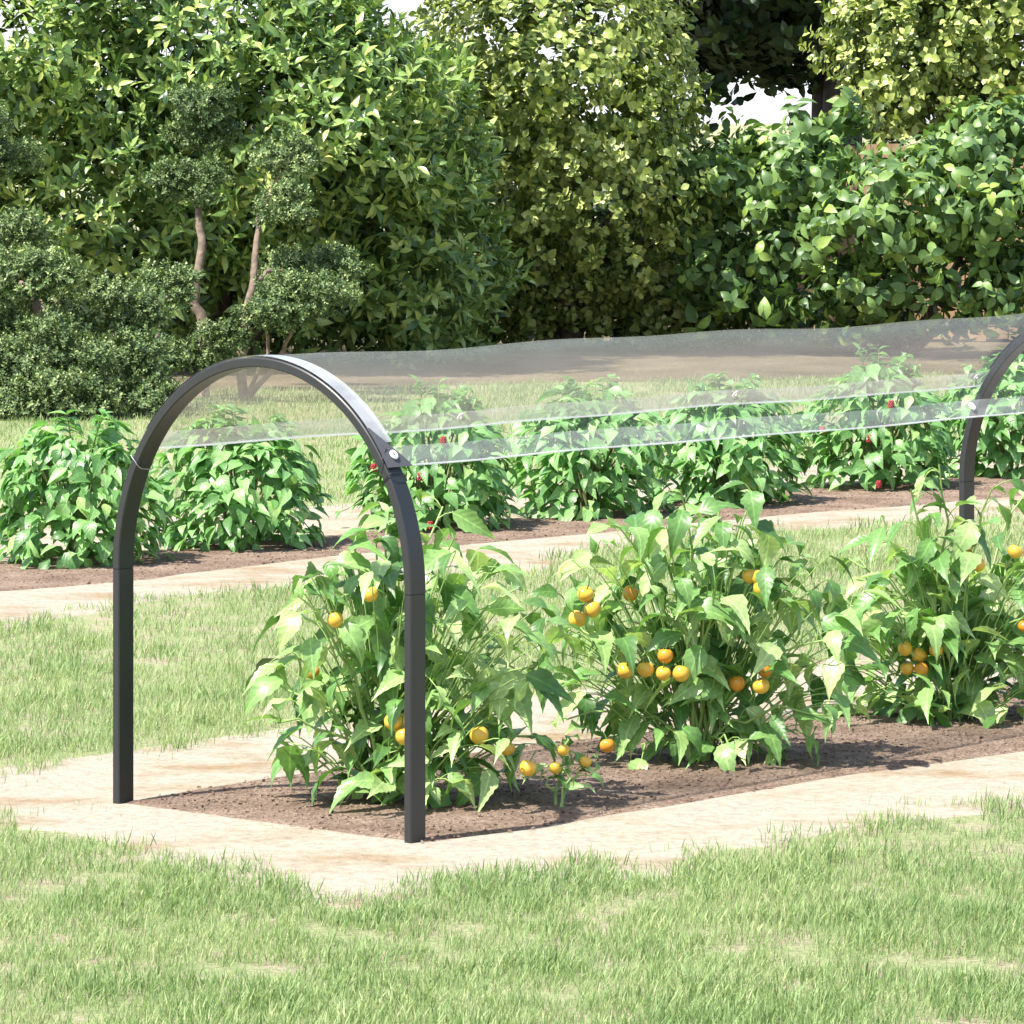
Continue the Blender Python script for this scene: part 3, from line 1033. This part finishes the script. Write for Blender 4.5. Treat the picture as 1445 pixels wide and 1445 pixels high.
def trunk_to(mb, base, tips, r=.05, seed=0):
    r_ = np.random.default_rng(seed)
    for t in tips:
        c = curve(np.asarray(base, float) + np.append(r_.normal(0, r * .6, 2), 0), np.asarray(t, float), np.append(r_.normal(0, .08, 2), 0), 9)
        c[1:-1] += r_.normal(0, r * .25, (7, 3))
        c[0][2] = -.05
        mb.tube(c, np.linspace(r, r * .3, 9), 9)


def shrub(name, label, cat, lobes, sprigs, scale, density, mat, bark, base, tips, tr=.05, seedn=0, zmin=.0, **kw):
    global rng
    rng = np.random.default_rng(300 + seedn)
    root = empty(name, (base[0], base[1], 0))
    tag(root, label, cat, 'shrubs and trees behind the beds')
    pts, dirs = scatter(lobes, density, **kw)
    k = pts[:, 2] > zmin + rng.random(len(pts)) * .12
    pts, dirs = pts[k], dirs[k]
    mb = MB()
    idx = rng.integers(0, len(sprigs), len(pts))
    R = zframes(dirs)
    sc = rng.uniform(scale * .75, scale * 1.25, len(pts))
    for t in range(len(sprigs)):
        q = idx == t
        mb.inst(sprigs[t], R[q], pts[q], sc[q])
    mb.build('crown', mat, root)
    tb = MB()
    trunk_to(tb, base, tips, tr, seedn)
    tb.build('trunk', bark, root)
    return root


ll = [leaf(4, .36, .25, .5, .5, pw=.8), leaf(4, .40, .2, 1.0, .5, pw=.8), leaf(4, .32, .3, .2, .5, pw=.8)]
sp_laurel = [sprig(7, ll, (.15, 1.25), .95, .75, s) for s in range(4)]
rl = [leaf(4, .72, .25, .5, .5, pw=.55), leaf(4, .66, .15, .9, .5, pw=.6)]
sp_round = [sprig(8, rl, (.0, 1.2), .62, 1.0, s + 10) for s in range(4)]
dl = [leaf(4, .62, .25, 1.2, .38, pw=.8), leaf(4, .56, .2, .8, .38, pw=.8)]
sp_droop = [sprig(7, dl, (-.7, .5), .95, .9, s + 20) for s in range(4)]
sl_ = [leaf(2, .55, .2, .5, .5, pw=.7)]
sp_small = [sprig(9, sl_, (.1, 1.3), .6, .8, s + 30) for s in range(4)]
sp_tree = [sprig(6, [leaf(3, .7, .2, .6, .45, pw=.7)], (-.3, .9), .9, 1.0, s + 40) for s in range(3)]

shrub('laurel_shrub', 'huge laurel shrub with long pointed leaves filling the upper left', 'shrub',
      [(-230, 150, 30, 260, 300, 1.1), (40, 60, 29.5, 230, 200, 1.1), (290, 50, 29.5, 230, 180, 1.1), (440, 160, 29.3, 190, 150, .9), (180, 270, 29.6, 220, 180, .9),
       (400, 330, 30.2, 200, 160, .8), (575, 330, 30.1, 130, 160, .7), (60, 430, 30.7, 200, 140, .8), (330, 440, 30.9, 200, 100, .6), (590, 430, 30.8, 110, 80, .6), (450, 90, 30, 100, 90, .8),
       (-60, -150, 30.5, 330, 160, 1.1), (300, -150, 30.5, 250, 130, 1.0), (590, 220, 30, 90, 130, .6)],
      sp_laurel, .116, 125, M_laurel, M_bark, G(330, 517), [P(200, 250, 29.9), P(420, 250, 29.9), P(100, 350, 30), P(550, 300, 30), P(300, 100, 30)], .06, 1, zmin=.02, up=.7, lump=.22)
shrub('round_leaved_shrub', 'tall yellow-green shrub with round leaves in the middle of the hedge', 'shrub',
      [(770, 80, 31.7, 190, 170, 1.0), (700, 260, 32, 130, 170, .8), (850, 230, 31.8, 150, 160, .8), (770, 370, 32.6, 160, 100, .7), (900, 380, 32.7, 110, 90, .6), (650, 150, 32.4, 100, 90, .7),
       (900, 90, 32.2, 70, 90, .6), (940, 260, 32.3, 60, 70, .4), (690, 410, 32.3, 90, 70, .5), (960, 430, 32.6, 80, 50, .5), (740, -30, 32.5, 110, 80, .8), (820, -120, 32.5, 190, 120, .9), (860, 430, 32.8, 120, 45, .5), (720, 455, 32.6, 120, 30, .4), (950, 455, 32.6, 110, 28, .4), (620, 470, 32.4, 60, 30, .4)],
      sp_round, .112, 100, M_round, M_bark, G(800, 491), [P(770, 200, 32), P(700, 300, 32), P(860, 300, 32), P(900, 150, 32)], .06, 2, zmin=.0, up=.5)
shrub('broad_leaved_shrub', 'low shrub with large drooping leaves in front of the brown fence', 'shrub',
      [(1260, 320, 31.2, 130, 110, .7), (1390, 290, 31.2, 130, 110, .7), (1120, 270, 31.6, 90, 85, .5), (1040, 270, 31.8, 75, 80, .45), (1090, 370, 31.7, 90, 75, .45), (1000, 400, 31.8, 60, 60, .4),
       (1230, 415, 31.5, 100, 60, .6), (1400, 405, 31.4, 120, 70, .7), (1090, 445, 32.3, 80, 34, .4), (1220, 462, 32.3, 90, 28, .4), (1330, 235, 31.5, 85, 50, .5), (1165, 225, 31.9, 60, 40, .35), (1090, 225, 31.9, 50, 34, .35), (1440, 200, 31.6, 70, 55, .5), (1550, 320, 31.5, 120, 150, .7),
       (1010, 222, 31.9, 26, 24, .2), (1060, 200, 31.9, 22, 18, .2), (1130, 180, 31.9, 26, 18, .2), (1190, 165, 31.9, 26, 24, .2), (960, 250, 31.9, 40, 50, .3), (985, 330, 31.9, 50, 50, .3), (1390, 190, 31.4, 60, 36, .3)],
      sp_droop, .130, 52, M_droop, M_bark, G(1280, 498), [P(1250, 330, 31.3), P(1390, 310, 31.3), P(1120, 280, 31.6), P(1040, 300, 31.7), P(1180, 380, 31.5), P(1430, 400, 31.5)], .035, 3, zmin=.0, up=.1, lump=.45, inner=.85)
shrub('round_leaved_tree', 'yellow-green leafy tree rising behind the low shrub at the top right', 'tree',
      [(1300, 60, 34.2, 130, 130, .8), (1440, 40, 34.2, 170, 170, 1.0), (1250, 20, 34.4, 75, 90, .5), (1340, 170, 34.2, 120, 80, .6), (1450, 190, 34.2, 100, 90, .6), (1250, 120, 34.3, 70, 60, .4), (1350, -100, 34.5, 200, 110, 1.0), (1600, 100, 34.4, 150, 220, 1.0)],
      sp_round, .118, 100, M_round, M_bark, G(1400, 476), [P(1300, 100, 34.3), P(1440, 80, 34.3), P(1380, 180, 34.3)], .07, 4, up=.5)
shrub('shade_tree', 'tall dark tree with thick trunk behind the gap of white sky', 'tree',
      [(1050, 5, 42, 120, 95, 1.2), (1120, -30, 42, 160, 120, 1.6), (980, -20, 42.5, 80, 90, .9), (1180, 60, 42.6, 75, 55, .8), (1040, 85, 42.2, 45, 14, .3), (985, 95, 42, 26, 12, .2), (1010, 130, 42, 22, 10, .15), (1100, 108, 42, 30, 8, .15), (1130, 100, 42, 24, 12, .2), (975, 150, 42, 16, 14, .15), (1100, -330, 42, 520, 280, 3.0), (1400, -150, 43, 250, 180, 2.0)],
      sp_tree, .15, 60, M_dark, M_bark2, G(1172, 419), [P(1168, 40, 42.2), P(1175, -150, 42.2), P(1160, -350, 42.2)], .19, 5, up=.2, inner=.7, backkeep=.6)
tr_ = bpy.data.objects['shade_tree']
mb = MB()
for a, b in (((1168, 90), (1080, 30)), ((1168, 70), (1230, 10)), ((1165, 60), (1110, 45)), ((1160, 20), (1060, -40))):
    mb.tube(curve(P(*a, 42.2), P(*b, 42.0), np.array([0, 0, .08]), 7), np.linspace(.09, .03, 7), 8)
mb.build('limb', M_bark2, tr_)

# trees well behind, closing the low gaps
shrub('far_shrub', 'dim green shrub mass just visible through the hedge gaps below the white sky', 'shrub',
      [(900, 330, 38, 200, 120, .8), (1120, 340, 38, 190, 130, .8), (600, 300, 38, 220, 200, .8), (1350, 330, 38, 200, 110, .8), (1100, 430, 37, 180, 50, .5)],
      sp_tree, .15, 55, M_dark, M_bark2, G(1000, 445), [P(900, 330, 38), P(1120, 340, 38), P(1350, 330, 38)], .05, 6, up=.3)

# tan fence behind the low shrub
fence = empty('wooden_fence', tuple(P(1300, 482, 33.4) * [1, 1, 0]))
tag(fence, 'low tan wooden fence glimpsed behind the drooping leaves', 'fence')
mb = MB()
zt = CH - (208 - YH) * 33.4 / F
x0 = P(1120, 0, 33.4)[0]
for k in range(17):
    mb.box((x0 + .07 + k * .152, 33.4, zt / 2 + .02 + .01 * math.sin(k * 2.2)), (.142, .022, zt))
mb.build('board_panel', M_wood, fence, smooth=False)
mb = MB()
for k in (.02, 1.3, 2.55):
    mb = MB(); mb.box((x0 + k, 33.465, zt / 2 + .03), (.09, .09, zt + .06)); mb.build('post', M_wood, fence, smooth=False)

# ------------------------------------------------------------------ cloud-pruned trees
def cloud_tree(label, base, pads, stems, Z, seedn, dens=1500):
    global rng
    rng = np.random.default_rng(400 + seedn)
    root = empty('cloud_pruned_tree', tuple(base))
    tag(root, label, 'tree', 'cloud-pruned trees in front of the laurel')
    tb = MB()
    for pts, r in stems:
        pp = [P(x, y, z) for x, y, z in pts]
        # resample smoothly
        pp = np.array(pp); t = np.linspace(0, len(pp) - 1, len(pp) * 4)
        c = np.stack([np.interp(t, np.arange(len(pp)), pp[:, i]) for i in range(3)], 1)
        c[1:-1] += rng.normal(0, .006, (len(c) - 2, 3))
        tb.tube(c, np.linspace(r, r * .45, len(c)), 9)
    tb.build('trunk', M_bark, root)
    for (x, y, z, rx, ry) in pads:
        lob = [(x, y, z, rx * .75, ry * .7, rx * .6 * z / F)]
        for q in range(8):
            a = rng.uniform(0, 6.28)
            lob.append((x + rx * .72 * math.cos(a), y + ry * .62 * math.sin(a), z + rng.uniform(-.12, .08), rx * rng.uniform(.22, .42), ry * rng.uniform(.3, .5), rx * .32 * z / F))
        pts, dirs = scatter(lob, dens, lump=.35, inner=.6, up=.8, backkeep=.5)
        k = pts[:, 2] > .03
        pts, dirs = pts[k], dirs[k]
        mb = MB()
        idx = rng.integers(0, 4, len(pts)); R = zframes(dirs); sc = rng.uniform(.030, .050, len(pts))
        for t in range(4):
            mb.inst(sp_small[t], R[idx == t], pts[idx == t], sc[idx == t])
        mb.build('foliage_pad', M_small, root)
    return root


cloud_tree('cloud-pruned tree with slim pale trunks and separate leaf pads left of centre', G(345, 566),
           [(400, 222, 27.2, 46, 34), (395, 290, 26.8, 50, 32), (282, 150, 27.4, 50, 32), (285, 185, 27.5, 50, 26), (270, 255, 27.2, 58, 34), (440, 380, 27.0, 72, 36), (417, 428, 26.3, 94, 38),
            (315, 478, 26.4, 38, 24), (270, 500, 26.6, 60, 30)],
           [([(345, 570, 26.5), (338, 470, 26.6), (357, 400, 26.7), (362, 350, 26.8), (366, 300, 26.9)], .030), ([(357, 400, 26.7), (385, 380, 26.8), (420, 385, 26.9)], .014),
            ([(290, 575, 26.8), (288, 460, 27.0), (274, 425, 27.0), (285, 350, 27.1), (278, 290, 27.2), (272, 262, 27.2)], .036),
            ([(366, 300, 26.9), (385, 265, 27.1), (400, 235, 27.2)], .014), ([(345, 570, 26.5), (400, 500, 26.4), (412, 455, 26.3)], .018), ([(345, 575, 26.5), (380, 490, 26.5), (372, 450, 26.4)], .014)],
           27, 1, dens=1050)
cloud_tree('dark spreading cloud-pruned tree with dense low pads at the left edge', G(60, 596),
           [(30, 395, 25.2, 82, 44), (-30, 200, 26.5, 70, 60), (25, 225, 26.6, 40, 26), (15, 330, 25.8, 70, 30), (60, 500, 25.0, 100, 62), (150, 440, 25.5, 90, 42), (235, 405, 26.0, 52, 32), (160, 520, 25.2, 90, 50),
            (-30, 560, 25.0, 90, 60), (80, 570, 24.8, 100, 44), (190, 570, 25.0, 70, 40), (-50, 460, 25.4, 90, 60)],
           [([(60, 600, 25.0), (70, 520, 25.1), (50, 430, 25.3), (30, 400, 25.5)], .040), ([(62, 590, 25.0), (110, 510, 25.2), (170, 460, 25.5), (235, 420, 25.9)], .028),
            ([(200, 590, 25.2), (215, 520, 25.5), (228, 450, 25.8)], .022)], 25, 2, dens=950)
